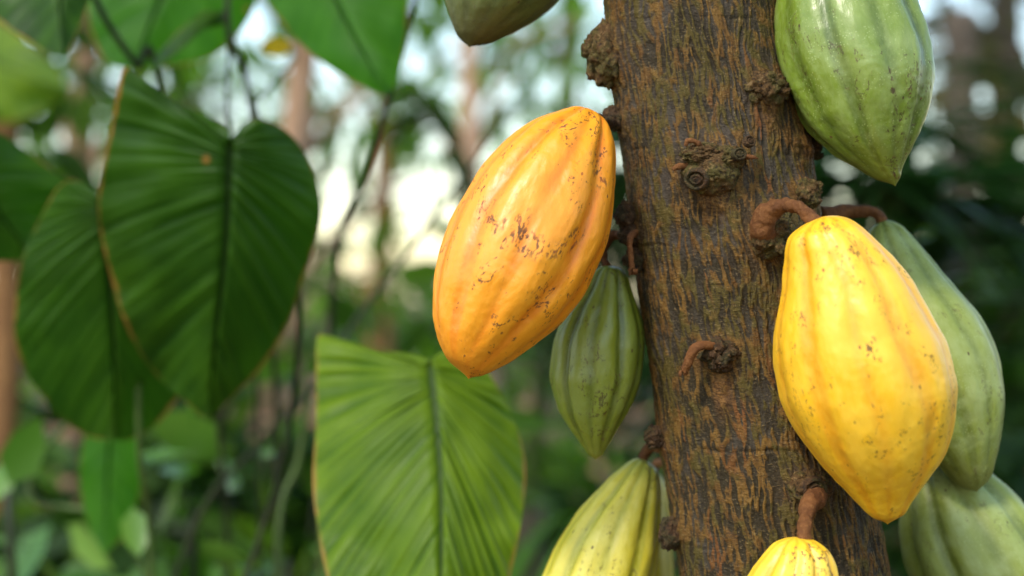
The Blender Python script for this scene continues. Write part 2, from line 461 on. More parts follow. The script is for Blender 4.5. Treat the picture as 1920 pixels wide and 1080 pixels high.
# knots: px, py, swelling radius (px), height (px), scar length below (px), scar half-width
KNOTS = [(1335, 318, 62, 34, 80, 26), (1435, 168, 46, 24, 70, 20), (1348, 672, 44, 16, 95, 19), (1448, 440, 66, 30, 45, 30), (1520, 915, 52, 26, 10, 20),
         (1150, 105, 58, 46, 60, 22), (1507, 368, 40, 22, 30, 20), (1240, 822, 36, 14, 20, 10), (1270, 1000, 36, 16, 10, 10), (1165, 230, 40, 16, 30, 16), (1180, 440, 40, 14, 20, 14), (1506, 268, 46, 18, 20, 16)]
def make_trunk():
    zf = np.linspace(1.035, 1.475, 640)
    z = np.concatenate([np.linspace(-0.05, 1.02, 150), zf, np.linspace(1.485, 2.1, 70)])
    nt = 460
    # more columns on the side towards the camera
    g = np.linspace(0, 1, nt, endpoint=False)
    th = 2 * np.pi * g - 0.55 * np.sin(2 * np.pi * g) - np.pi / 2     # g=0 faces -Y
    ax, ay, r = trunk_axis(np.clip(z, 0, 2.1))
    Z, T = np.meshgrid(z, th, indexing='ij')
    AX, AY, RR = (np.repeat(a[:, None], nt, 1) for a in (ax, ay, r))
    c, s = np.cos(T).ravel(), np.sin(T).ravel()
    zz, rr = Z.ravel(), RR.ravel()
    q = np.stack([c * 0.061, s * 0.061, zz], 1)              # bark coordinates, metres
    warp = fbm(q * np.array([45, 45, 28]), 2) * 0.0030
    tw = np.arctan2(s, c) + warp / 0.061 * 1.0 + 0.25 * zz
    q2 = np.stack([np.cos(tw) * 0.061, np.sin(tw) * 0.061, zz], 1)
    n1 = pn(q2 * np.array([245, 245, 40]))
    n2 = pn(q2 * np.array([480, 480, 120]) + 9.1)
    ridge = 1 - np.abs(n1) * 2.1                              # crests along long, wandering lines
    ridge2 = 1 - np.abs(n2) * 2.0
    h = np.clip(0.62 * ridge + 0.38 * ridge2, 0, 1)
    cross = pn(np.stack([c * 9, s * 9, zz * 560], 1))
    fine = fbm(q * 620, 2)
    disp = (h - 0.5) * 0.0025 * (0.75 + 0.5 * fbm(q * 30, 2)) + cross * 0.00016 * h + fine * 0.00030 + fbm(q * np.array([16, 16, 9]), 2) * 0.0018
    # old leaf-ring creases
    for py, a in ((826, 0.6), (462, 0.45), (60, 0.4), (290, 0.35), (1010, 0.4)):
        zr = CZ - (py - 540) * K * TY + 0.0035 * pn(np.stack([c * 1.8, s * 1.8, np.full_like(c, py * 0.37)], 1))
        brk = np.clip(0.5 + 1.5 * pn(np.stack([c * 3, s * 3, np.full_like(c, py * 0.11)], 1)), 0, 1)
        disp -= a * brk * 0.0011 * np.exp(-((zz - zr) / 0.0011) ** 2)
        disp += a * brk * 0.0007 * np.exp(-((zz - zr - 0.0025) / 0.0016) ** 2)
    X0 = AX.ravel() + rr * c; Y0 = AY.ravel() + rr * s
    scar = np.zeros_like(zz)
    for (px, py, sr, hh, sl_, sw) in KNOTS:
        p, n = on_trunk(px, py)
        u = K * 0.85
        d2 = (X0 - p.x) ** 2 + (Y0 - p.y) ** 2 + (zz - p.z) ** 2
        disp += hh * u * np.exp(-d2 / (sr * u * 0.85) ** 2) * 0.62
        lat = np.sqrt((X0 - p.x - 0.10 * (p.z - zz)) ** 2 + (Y0 - p.y) ** 2)
        below = p.z - zz
        sc_ = np.exp(-(lat / (sw * u)) ** 4) * sstep(0, 12 * u, below) * sstep(sl_ * u * 1.5, sl_ * u * 0.6, below)
        scar = np.maximum(scar, sc_)
        scar = np.maximum(scar, 0.8 * np.exp(-d2 / (sr * u * 0.8) ** 2))
        disp += sc_ * (0.0008 + 0.0006 * np.sin(zz / 0.0024 + 3 * pn(q * 90)))
    rr2 = rr + disp
    V = np.stack([AX.ravel() + rr2 * c, AY.ravel() + rr2 * s, zz], 1) - TO
    build('trunk', V, grid_faces(len(z), nt, True), M['bark'], tree, {'h': h, 'scar': np.clip(scar, 0, 1), 'up': sstep(1.05, 1.40, zz)}, {'tc': q2})
make_trunk()

_ico = {}
def ico(sub):
    if sub not in _ico:
        bm = bmesh.new()
        bmesh.ops.create_icosphere(bm, subdivisions=sub, radius=1)
        _ico[sub] = (np.array([v.co[:] for v in bm.verts]), np.array([[v.index for v in f.verts] for f in bm.faces]))
        bm.free()
    return _ico[sub]

def frame(n):
    n = Vector(n).normalized()
    side = n.cross(Vector((0, 0, 1))).normalized() * -1
    up = side.cross(n) * -1
    up = n.cross(side)
    if up.z < 0: up = -up
    return np.array(side), np.array(up), np.array(n)

def burl(px, py, w_, h_, dp, mat, seed, lumps=0, lump=0.3, rough=0.16, sink=0.0, parent=tree, name='knot', push=0.0):
    """gnarled knot on the trunk: a lumpy mound with small warts"""
    p, n = on_trunk(px, py, sink)
    u = K * p.y
    sx, uz, nn = frame(n)
    rg = np.random.RandomState(seed)
    parts = []
    v, f = ico(5)
    d = 1 + rough * fbm(v * 1.6 + seed, 4, 0.6) + 0.07 * fbm(v * 7 + seed, 3)
    parts.append((v * d[:, None], f))
    for k in range(lumps):
        a = rg.uniform(0, 2 * np.pi); e = rg.uniform(0.1, 1.25)
        cpos = np.array([math.cos(a) * math.cos(e), math.sin(a) * math.cos(e), math.sin(e)]) * rg.uniform(0.8, 1.0)
        v2, f2 = ico(3)
        r_ = lump * rg.uniform(0.45, 1.2)
        d2 = 1 + 0.45 * fbm(v2 * 2.2 + seed + k * 3, 3)
        parts.append((v2 * d2[:, None] * r_ * np.array([rg.uniform(.7, 1.3), rg.uniform(.7, 1.3), rg.uniform(.7, 1.3)]) + cpos, f2))
    V, F = join(parts)
    V = V * np.array([w_ / 2 * u, h_ / 2 * u, dp * u])
    W = np.array(p + n * push) + V[:, :1] * sx + V[:, 1:2] * uz + V[:, 2:] * nn
    return build(name, W - TO, F, mat, parent)

def ring_scar(px, py, r, lift, parent, name='stalk_scar', tilt=(0, 0)):
    """round scar where a fruit stalk broke off: raised rim, dark groove, button in the middle"""
    p, n = on_trunk(px, py)
    n = (n + Vector((tilt[0], 0, tilt[1]))).normalized()
    p = p + n * lift
    u = K * p.y
    sx, uz, nn = frame(n)
    prof = [(1.5, -1.1), (1.42, -0.1), (1.28, 0.28), (1.08, 0.34), (0.94, 0.05), (0.86, -0.22), (0.76, -0.05), (0.62, 0.30), (0.5, 0.36), (0.40, 0.20), (0.3, 0.22), (0.14, 0.40), (0.0, 0.2)]
    seg = 40
    th = np.linspace(0, 2 * np.pi, seg, endpoint=False)
    V = np.array([[a * math.cos(t) * r * u, a * math.sin(t) * r * u * 0.86, b * r * u * 0.8] for a, b in prof for t in th])
    V = V + (fbm(V / (r * u) * 2.5 + px, 3) * 0.10 * r * u)[:, None] * np.array([0.5, 0.5, 1])
    W = np.array(p) + V[:, :1] * sx + V[:, 1:2] * uz + V[:, 2:] * nn
    o = build(name, W - TO, grid_faces(len(prof), seg, True), M['knot_dark'], parent)
    return o

# knots seen on the trunk
burl(1142, 106, 84, 112, 44, M['knot'], 3, 12, 0.24, 0.28)
burl(1434, 166, 84, 66, 30, M['knot'], 4, 26, 0.26, 0.30)
face = burl(1334, 326, 104, 84, 46, M['knot'], 8, 8, 0.14, 0.12)
crown_b = burl(1320, 290, 80, 40, 36, M['knot'], 9, 24, 0.34, 0.3)
burl(1366, 298, 56, 52, 42, M['knot'], 14, 6, 0.25, 0.2)
ring_scar(1318, 331, 17, 0.0150, tree, tilt=(-0.1, -0.2))
ring_scar(1368, 298, 10, 0.0160, tree, tilt=(0.25, 0.1))
ring_scar(1380, 281, 9, 0.0140, tree, tilt=(0.5, 0.35))
def twig(pts, rad, mat=None, name='twig_stub', parent=tree, rough=0.0006):
    return tube(name, pts, [r * K * 0.85 for r in rad], mat or M['stalk'], parent, TO, seg=14, per=6, rough=rough, freq=260)
def tp(px, py, lift):
    p, n = on_trunk(px, py); return p + n * lift
twig([tp(1320, 285, 0.004), tp(1312, 270, 0.010), tp(1300, 268, 0.012), tp(1295, 277, 0.012)], [6, 5, 5, 4])
twig([tp(1380, 296, 0.006), tp(1394, 296, 0.010), tp(1402, 299, 0.012), tp(1408, 301, 0.012)], [6, 5, 3.5, 1.5])
twig([tp(1296, 312, 0.005), tp(1284, 314, 0.009), tp(1275, 320, 0.010)], [6, 6, 4])
# stub with a broken fruit stalk lower down
burl(1352, 664, 64, 54, 27, M['knot_dark'], 21, 26, 0.34, 0.3)
st = twig([tp(1345, 648, 0.006), tp(1330, 646, 0.013), tp(1321, 655, 0.016), tp(1316, 675, 0.017), tp(1311, 690, 0.017)], [7, 9, 9, 8.5, 8], name='broken_stalk')
def frayed(p, r, parent, seed):
    rg = np.random.RandomState(seed); parts = []
    for k in range(26):
        v, f = ico(2)
        c = Vector((rg.uniform(-1, 1), rg.uniform(-1, 1), rg.uniform(-0.7, 0.5))) * r
        parts.append((v * r * rg.uniform(0.15, 0.42) * np.array([1, 1, rg.uniform(.6, 2)]) + np.array(p + c), f))
    V, F = join(parts)
    return build('frayed_end', V - TO, F, M['stalk'], parent)
frayed(tp(1310, 693, 0.017), 8 * K * .85, st, 2)
burl(1446, 440, 92, 100, 38, M['knot'], 33, 18, 0.26, 0.25)
burl(1506, 366, 56, 60, 34, M['knot'], 41, 10, 0.25, 0.25)
burl(1518, 916, 84, 74, 30, M['knot'], 51, 16, 0.26, 0.25)
ring_scar(1516, 910, 18, 0.0095, tree, tilt=(0, -0.1))
burl(1228, 820, 34, 42, 20, M['knot_dark'], 61, 10, 0.3, 0.25)
burl(1258, 1000, 42, 62, 22, M['knot_dark'], 71, 6, 0.25, 0.25)
burl(1154, 222, 40, 44, 26, M['knot_dark'], 81, 14, 0.3, 0.25)
burl(1176, 405, 34, 50, 22, M['knot_dark'], 91, 12, 0.3, 0.25)
burl(1188, 442, 44, 38, 26, M['knot_dark'], 92, 22, 0.34, 0.25)
burl(1192, 488, 40, 44, 22, M['knot_dark'], 95, 8, 0.3, 0.25)
burl(1520, 268, 40, 62, 22, M['knot_dark'], 101, 10, 0.3, 0.25)
burl(1548, 402, 84, 44, 10, M['knot_dark'], 111, 8, 0.25, 0.25, sink=0.02)
st2 = twig([P(1192, 436, 0.872), P(1182, 446, 0.862), P(1181, 466, 0.860), P(1184, 488, 0.860), P(1186, 504, 0.860)], [7, 7, 5.5, 5.5, 5.5], name='broken_stalk')
frayed(P(1187, 508, 0.860), 8 * K * .85, st2, 5)
# fork and branches above the picture; crown unseen, shaped to cut skylight, open sunward
FORK = Vector((float(pchip(_zs, _xs, np.array([2.1]))[0]), 0.92, 2.07))
def leaf_cloud_arrays(C, D, N, L, W, droop=0.18, rg=rng):
    """many separate leaves: base point, direction, normal, length, width; 8 vertices each"""
    n = len(C)
    D = D / np.linalg.norm(D, axis=1)[:, None]
    S = np.cross(D, N); S /= np.linalg.norm(S, axis=1)[:, None] + 1e-9
    N = np.cross(S, D)
    tpl = [(0, 0, 0), (0.30, -0.42, 0.0), (0.30, 0, -0.10), (0.30, 0.42, 0.0), (0.68, -0.36, 0.0), (0.68, 0, -0.09), (0.68, 0.36, 0), (1, 0, 0)]
    V = np.zeros((n, 8, 3))
    for i, (a, b, c) in enumerate(tpl):
        V[:, i] = C + D * (a * L)[:, None] + S * (b * W)[:, None] + N * ((c * W) - droop * a * a * L)[:, None]
    f3 = np.array([(0, 1, 2, 2), (0, 2, 3, 3), (1, 4, 5, 2), (2, 5, 6, 3), (4, 7, 5, 5), (5, 7, 6, 6)])
    faces = []
    base = np.arange(n) * 8
    tri = np.array([(0, 2, 1), (0, 3, 2), (1, 2, 5), (1, 5, 4), (2, 3, 6), (2, 6, 5), (4, 5, 7), (5, 6, 7)])
    F = (base[:, None, None] + tri[None]).reshape(-1, 3)
    return V.reshape(-1, 3), F

LEAF_TRI = [(0, 2, 1), (0, 3, 2), (1, 2, 5), (1, 5, 4), (2, 3, 6), (2, 6, 5), (4, 5, 7), (5, 6, 7)]
def single_leaves(name, V, rnd, mat, parent):
    """each leaf an object of its own, its origin at the leaf's base"""
    for i in range(len(V) // 8):
        b = V[i * 8]
        build(name, V[i * 8:i * 8 + 8] - b, LEAF_TRI, mat, parent, {'rnd': rnd[i * 8:i * 8 + 8]}, loc=tuple(b))

def cloud(name, blobs, count, size, mat, parent, org, seed, asp=0.45, up=0.4, kind=None, shell=0.55, split=False):
    rg = np.random.RandomState(seed)
    wts = np.array([b[1][0] * b[1][1] * b[1][2] for b in blobs]) ** 0.67
    wts /= wts.sum()
    which = rg.choice(len(blobs), count, p=wts)
    dirs = rg.randn(count, 3); dirs /= np.linalg.norm(dirs, axis=1)[:, None]
    rad = rg.uniform(0, 1, count) ** shell
    cen = np.array([tuple(b[0]) for b in blobs])[which]; ext = np.array([b[1] for b in blobs])[which]
    # uneven: leaves bunch along random twigs
    tw = rg.randint(0, max(3, count // 9), count)
    jd = rg.randn(max(3, count // 9), 3)
    C = cen + dirs * rad[:, None] * ext
    Dm = dirs + rg.randn(count, 3) * 0.6 + np.array([0, 0, -0.25])
    Nn = rg.randn(count, 3) * 0.55 + np.array([0, 0, 1.0]) * up * 2
    L = size * rg.uniform(0.55, 1.3, count); W = L * asp * rg.uniform(0.8, 1.2, count)
    V, F = leaf_cloud_arrays(C, Dm, Nn, L, W)
    rnd = np.repeat(np.clip(rg.normal(0.5, 0.28, count), 0, 1), 8)
    if split:
        return single_leaves('leaf', V - np.array(tuple(org)), rnd, mat, parent)
    o = build(name, V - np.array(tuple(org)), F, mat, parent, {'rnd': rnd}, smooth=True)
    if kind: o['kind'] = kind
    return o
tips = []
for k, a in enumerate((300, 345, 30, 75, 115, 155)):
    e = FORK + Vector((math.cos(R(a)) * 0.75, math.sin(R(a)) * 0.75 + 0.15, 0.75))
    m_ = FORK.lerp(e, 0.5) + Vector((0, 0, 0.12))
    tube('limb', [FORK, m_, e], [0.032, 0.022, 0.012], M['bark'], tree, TO, seg=14, per=6, rough=0.002, freq=60)
    tips.append((e, (0.5, 0.5, 0.22)))
    tips.append((m_, (0.35, 0.35, 0.2)))
cloud('crown', tips, 900, 0.24, M['fol_b'], tree, TO, 77, asp=0.38, kind='stuff')  # leaf mass enlarged out of view to block the overhead sky

# ------------------------------------------------------------------ cacao pods
def pod(label, top, tip, left, right, d0, d1, mat, seed, res=(190, 230), amp=0.085, phase=0.0, stalk=None, stain=None, rug=1.0, group=None, bow=0.0, depthscale=1.0, smat='stalk'):
    top = np.array(top, float); tip = np.array(tip, float)
    ax = tip - top; Lp = np.linalg.norm(ax); e = ax / Lp; pr = np.array([e[1], -e[0]])
    def side(pts, sgn):
        q = np.array(pts, float) - top
        t = q @ e / Lp; o = q @ pr * sgn
        k = np.argsort(t); t, o = t[k], o[k]
        keep = (t > 0.002) & (t < 0.985)
        t, o = t[keep], np.maximum(o[keep], 1)
        return np.concatenate([[0], t, [1]]), np.concatenate([[0], o ** 2, [0]])
    nt, nu = res
    u = np.linspace(0, 1, nu)
    t = 0.5 - 0.5 * np.cos(np.pi * u)
    def half(pts, sgn):
        a, b = side(pts, sgn)
        rnd_ = np.sqrt(np.maximum(pchip(a, b, t), 0)); lin = np.maximum(pchip(a, np.sqrt(b), t), 0)
        m_ = sstep(0.6, 0.85, t)
        return rnd_ * (1 - m_) + lin * m_ * np.clip((1 - t) / 0.03, 0, 1) ** 0.45
    l, r = half(left, -1), half(right, 1)
    w_, c_ = (l + r) / 2, (r - l) / 2
    ker = np.ones(7) / 7
    def smooth(a):
        b = np.convolve(np.pad(a, 3, 'edge'), ker, 'valid'); m = np.minimum(1, np.minimum(np.arange(nu), nu - 1 - np.arange(nu)) / 8); return a * (1 - m) + b * m
    w_, c_ = smooth(w_), smooth(c_)
    d = d0 + (d1 - d0) * t + bow * np.sin(np.pi * t)
    cpx = top[None] + np.outer(t, ax) + np.outer(c_, pr)
    C = np.stack([(cpx[:, 0] - 960) * K * d, d, CZ - (cpx[:, 1] - 540) * K * d], 1)
    wr = w_ * K * d
    A = np.array(P(*tip, d1) - P(*top, d0)); Lm = np.linalg.norm(A); A /= Lm
    X = np.array([pr[0], 0, -pr[1]]); X -= A * (X @ A); X /= np.linalg.norm(X)
    B = np.cross(A, X)
    if B[1] > 0: B = -B                      # B points to the camera: theta 90 deg = front
    th = np.linspace(0, 2 * np.pi, nt, endpoint=False)
    T, TH = np.meshgrid(t, th, indexing='ij'); T, TH = T.ravel(), TH.ravel()
    WR = np.repeat(wr, nt)
    pc = np.stack([np.cos(TH) * WR, np.sin(TH) * WR, T * Lm], 1)
    wob = 0.10 * pn(np.stack([np.cos(TH) * 1.2 + seed, np.sin(TH) * 1.2, T * 3.0], 1))
    x = TH + phase + wob
    sn = np.abs(np.sin(5 * x))
    f = np.sqrt(sn ** 2 + 0.10)
    deep = np.maximum(0, np.cos(5 * x)) ** 5
    lob = f - 0.38 * deep
    am = amp * (0.72 + 0.55 * sstep(0.45, 0.05, T)) * sstep(1.0, 0.82, T) * (0.35 + 0.65 * sstep(0.0, 0.03, T))
    am = am * (0.85 + 0.5 * pn(np.stack([np.cos(TH) * 2 + seed, np.sin(TH) * 2, T * 4], 1)))
    m = 1 + am * (lob - 0.85)
    pcs = pc * np.array([1, 1, 0.5])
    body = sstep(0, 0.06, T) * sstep(1.0, 0.94, T)
    dis = rug * (0.0010 * fbm(pcs * 45 + seed, 2) + 0.00026 * fbm(pcs * 170 + seed, 2)) * body
    dis += 0.00042 * body * fbm(pc * np.array([1, 1, 0.16]) * 150 + seed, 2) * (0.6 + 0.8 * pn(pc * 40 + seed))
    # wrinkles that cross the furrows at a slant
    dis += (rug - 0.85) * 0.00035 * body * np.sin(T * Lm * 900 + 6 * fbm(pc * 60 + seed, 2) + 3 * np.cos(5 * x)) * np.clip(fbm(pc * 35 + 3 + seed, 2) + 0.15, 0, 1)
    rad = WR * m + dis
    V = np.repeat(C, nt, 0) + rad[:, None] * (np.cos(TH)[:, None] * X + depthscale * np.sin(TH)[:, None] * B)
    S = np.zeros(len(T))
    if stain:
        px = V[:, 0] / (K * V[:, 1]) + 960; py = 540 - (V[:, 2] - CZ) / (K * V[:, 1])
        front = np.sin(TH) > 0
        for (x0, y0, x1, y1, rad_) in stain:
            vx, vy = x1 - x0, y1 - y0
            q = np.clip(((px - x0) * vx + (py - y0) * vy) / (vx * vx + vy * vy + 1e-6), 0, 1)
            dd = np.hypot(px - x0 - q * vx, py - y0 - q * vy)
            S = np.maximum(S, np.exp(-(dd / (rad_ * 1.35)) ** 4) * front)
    org = P(*top, d0)
    root = empty('cacao_pod', org, label, 'cacao pod', group)
    F = grid_faces(nu, nt, True)
    build('husk', V - np.array(org), F, mat, root, {'ridge': np.clip(lob, 0, 1), 'tt': T, 'stain': S}, {'pc': pc})
    if stalk:
        pts = [(P(*s_[:2], s_[2]) if len(s_) == 4 else on_trunk(s_[0], s_[1], -s_[2] if False else 0)[0]) for s_ in stalk]
        V2, F2 = tube_arrays(pts, [s_[3] * K * s_[2] for s_ in stalk], seg=28, per=12, rough=0.0012, freq=150)
        build('stalk', V2 - np.array(org), F2, M[smat], root)
    return root

pod('big ripe orange cacao pod with brown rub marks across its middle, left of the trunk', (1112, 212), (878, 711),
    [(1085, 203), (1040, 212), (990, 235), (940, 275), (890, 335), (850, 405), (825, 470), (813, 530), (812, 590), (822, 640), (840, 676), (852, 696), (862, 706)],
    [(1138, 235), (1150, 275), (1151, 330), (1145, 410), (1128, 480), (1100, 540), (1060, 597), (1010, 640), (960, 676), (922, 697), (900, 706)],
    0.862, 0.825, M['orange'], 3, (280, 320), 0.10, 0.35, smat='knot_dark', stalk=[(1120, 222, 0.862, 9), (1136, 226, 0.868, 9), (1150, 230, 0.880, 10), (1170, 236, 0.89, 12)],
    stain=[(960, 420, 985, 460, 16), (985, 445, 1010, 465, 17), (1015, 455, 1035, 470, 12), (1055, 470, 1085, 440, 11), (905, 405, 920, 410, 11), (1120, 290, 1128, 340, 10), (1060, 235, 1068, 262, 10), (985, 400, 975, 425, 9)])
pod('large ripe yellow cacao pod with a thick curled stalk, right of the trunk', (1545, 406), (1664, 984),
    [(1500, 415), (1478, 450), (1474, 500), (1466, 560), (1456, 620), (1455, 680), (1466, 740), (1490, 800), (1530, 860), (1580, 915), (1632, 967)],
    [(1590, 410), (1625, 435), (1660, 470), (1700, 520), (1740, 590), (1770, 650), (1785, 710), (1785, 770), (1768, 840), (1740, 890), (1712, 935), (1690, 968)],
    0.800, 0.812, M['yellow'], 8, (280, 320), 0.075, 0.1,
    stalk=[(1456, 466, 0.850, 18), (1432, 440, 0.834, 24), (1432, 410, 0.828, 23), (1450, 393, 0.824, 18), (1472, 385, 0.82, 14), (1494, 388, 0.812, 12), (1510, 400, 0.806, 12), (1530, 420, 0.802, 14)],
    stain=[(1546, 420, 1552, 426, 7), (1503, 448, 1503, 456, 6), (1600, 470, 1602, 486, 8), (1630, 640, 1640, 680, 10), (1600, 510, 1612, 530, 8)])
pod('large unripe green cacao pod with long scars, high beside the trunk above the yellow pod', (1552, -170), (1679, 350),
    [(1510, -160), (1478, -90), (1460, -20), (1453, 60), (1460, 120), (1480, 180), (1510, 235), (1560, 285), (1618, 320), (1648, 337), (1664, 347)],
    [(1600, -160), (1650, -100), (1692, -40), (1718, 20), (1737, 75), (1746, 130), (1743, 180), (1729, 230), (1708, 280), (1694, 312), (1688, 335)],
    0.875, 0.845, M['green'], 15, (240, 260), 0.11, 0.5, stalk=[(1552, -165, 0.875, 12), (1545, -195, 0.88, 11), (1510, -205, 0.89, 12), (1450, -180, 0.90, 14)],
    stain=[(1665, 130, 1690, 230, 4), (1702, 130, 1708, 180, 4), (1672, 245, 1690, 258, 8), (1676, 300, 1682, 340, 5)], rug=1.3)
pod('small green cacao pod hanging below the orange one, touching the trunk', (1142, 498), (1117, 863),
    [(1115, 508), (1090, 545), (1060, 592), (1038, 645), (1033, 700), (1044, 760), (1070, 806), (1094, 840), (1106, 856)],
    [(1165, 505), (1184, 545), (1198, 590), (1206, 640), (1203, 700), (1186, 755), (1158, 803), (1137, 840), (1128, 856)],
    0.905, 0.900, M['green_small'], 22, (200, 220), 0.12, 0.15, stalk=[(1142, 505, 0.905, 7), (1132, 480, 0.907, 7), (1138, 455, 0.908, 8), (1155, 440, 0.906, 9), (1180, 440, 0.895, 10)],
    stain=[(1128, 700, 1136, 770, 8)])
pod('plump yellow-green cacao pod cut off by the lower edge, below the small green pod', (1203, 860), (1023, 1349),
    [(1175, 868), (1130, 910), (1080, 965), (1045, 1020), (1018, 1080), (1000, 1160), (990, 1240), (1000, 1310)],
    [(1228, 875), (1237, 910), (1237, 960), (1234, 1030), (1227, 1080), (1210, 1150), (1170, 1230), (1110, 1300)],
    0.940, 0.925, M['lime'], 31, (200, 240), 0.11, 0.2, stalk=[(1203, 866, 0.94, 9), (1210, 850, 0.943, 9), (1222, 838, 0.94, 10), (1245, 838, 0.925, 12)])
pod('yellow-green cacao pod mostly hidden between the plump one and the trunk', (1225, 885), (1190, 1330),
    [(1190, 905), (1150, 980), (1120, 1060), (1115, 1140), (1135, 1240), (1168, 1310)],
    [(1245, 900), (1254, 960), (1261, 1030), (1262, 1100), (1250, 1200), (1222, 1300)],
    1.03, 1.02, M['lime'], 37, (140, 160), 0.10, 0.0, stalk=[(1225, 890, 1.03, 8), (1228, 872, 1.03, 8), (1250, 868, 1.0, 9), (1290, 880, 0.945, 12)])
pod('dull green cacao pod directly behind the large yellow pod', (1655, 414), (1832, 923),
    [(1628, 420), (1610, 480), (1610, 560), (1625, 650), (1660, 740), (1710, 820), (1770, 885), (1808, 918)],
    [(1690, 424), (1732, 470), (1782, 530), (1830, 590), (1861, 650), (1878, 720), (1878, 780), (1866, 850), (1850, 905)],
    0.925, 0.905, M['green_dull'], 43, (200, 230), 0.06, 0.8, stalk=[(1655, 418, 0.925, 10), (1640, 400, 0.926, 10), (1600, 396, 0.925, 12), (1540, 404, 0.915, 15)])
pod('green cacao pod leaning out under the yellow and dull green pods', (1762, 850), (1972, 1335),
    [(1718, 880), (1693, 950), (1690, 1010), (1705, 1080), (1740, 1160), (1810, 1250), (1905, 1315)],
    [(1812, 858), (1858, 885), (1920, 948), (1970, 1020), (2005, 1110), (2018, 1200), (2005, 1290)],
    0.950, 0.930, M['green_dull'], 49, (200, 230), 0.11, 0.35, stalk=[(1762, 856, 0.95, 10), (1745, 840, 0.95, 10), (1700, 850, 0.945, 11), (1620, 880, 0.92, 14)])
pod('young yellow cacao pod hanging on a straight brown stalk before the trunk', (1492, 1008), (1490, 1440),
    [(1455, 1018), (1430, 1045), (1405, 1080), (1380, 1130), (1365, 1200), (1370, 1280), (1405, 1370)],
    [(1530, 1014), (1558, 1040), (1570, 1080), (1588, 1140), (1598, 1200), (1588, 1290), (1555, 1380)],
    0.800, 0.800, M['yellow_small'], 55, (240, 260), 0.13, 0.05,
    stalk=[(1536, 922, 0.838, 17), (1528, 934, 0.826, 21), (1518, 944, 0.818, 18), (1512, 966, 0.810, 13.5), (1509, 990, 0.803, 13.5), (1508, 1020, 0.800, 15)],
    stain=[(1525, 1020, 1545, 1040, 10), (1540, 1050, 1560, 1090, 8)])
pod('dark green cacao pod poking into the upper edge, left of the trunk', (1030, -400), (880, 89),
    [(985, -390), (930, -340), (870, -250), (836, -150), (828, -60), (834, 0), (845, 35), (862, 74)],
    [(1060, -390), (1098, -340), (1124, -250), (1118, -150), (1088, -60), (1046, 0), (1010, 30), (960, 60), (908, 82)],
    0.925, 0.895, M['green_dark'], 61, (180, 220), 0.06, 0.5, stalk=[(1030, -395, 0.925, 10), (1034, -418, 0.925, 10), (1060, -425, 0.92, 11), (1120, -400, 0.91, 14), (1200, -390, 0.90, 18)])

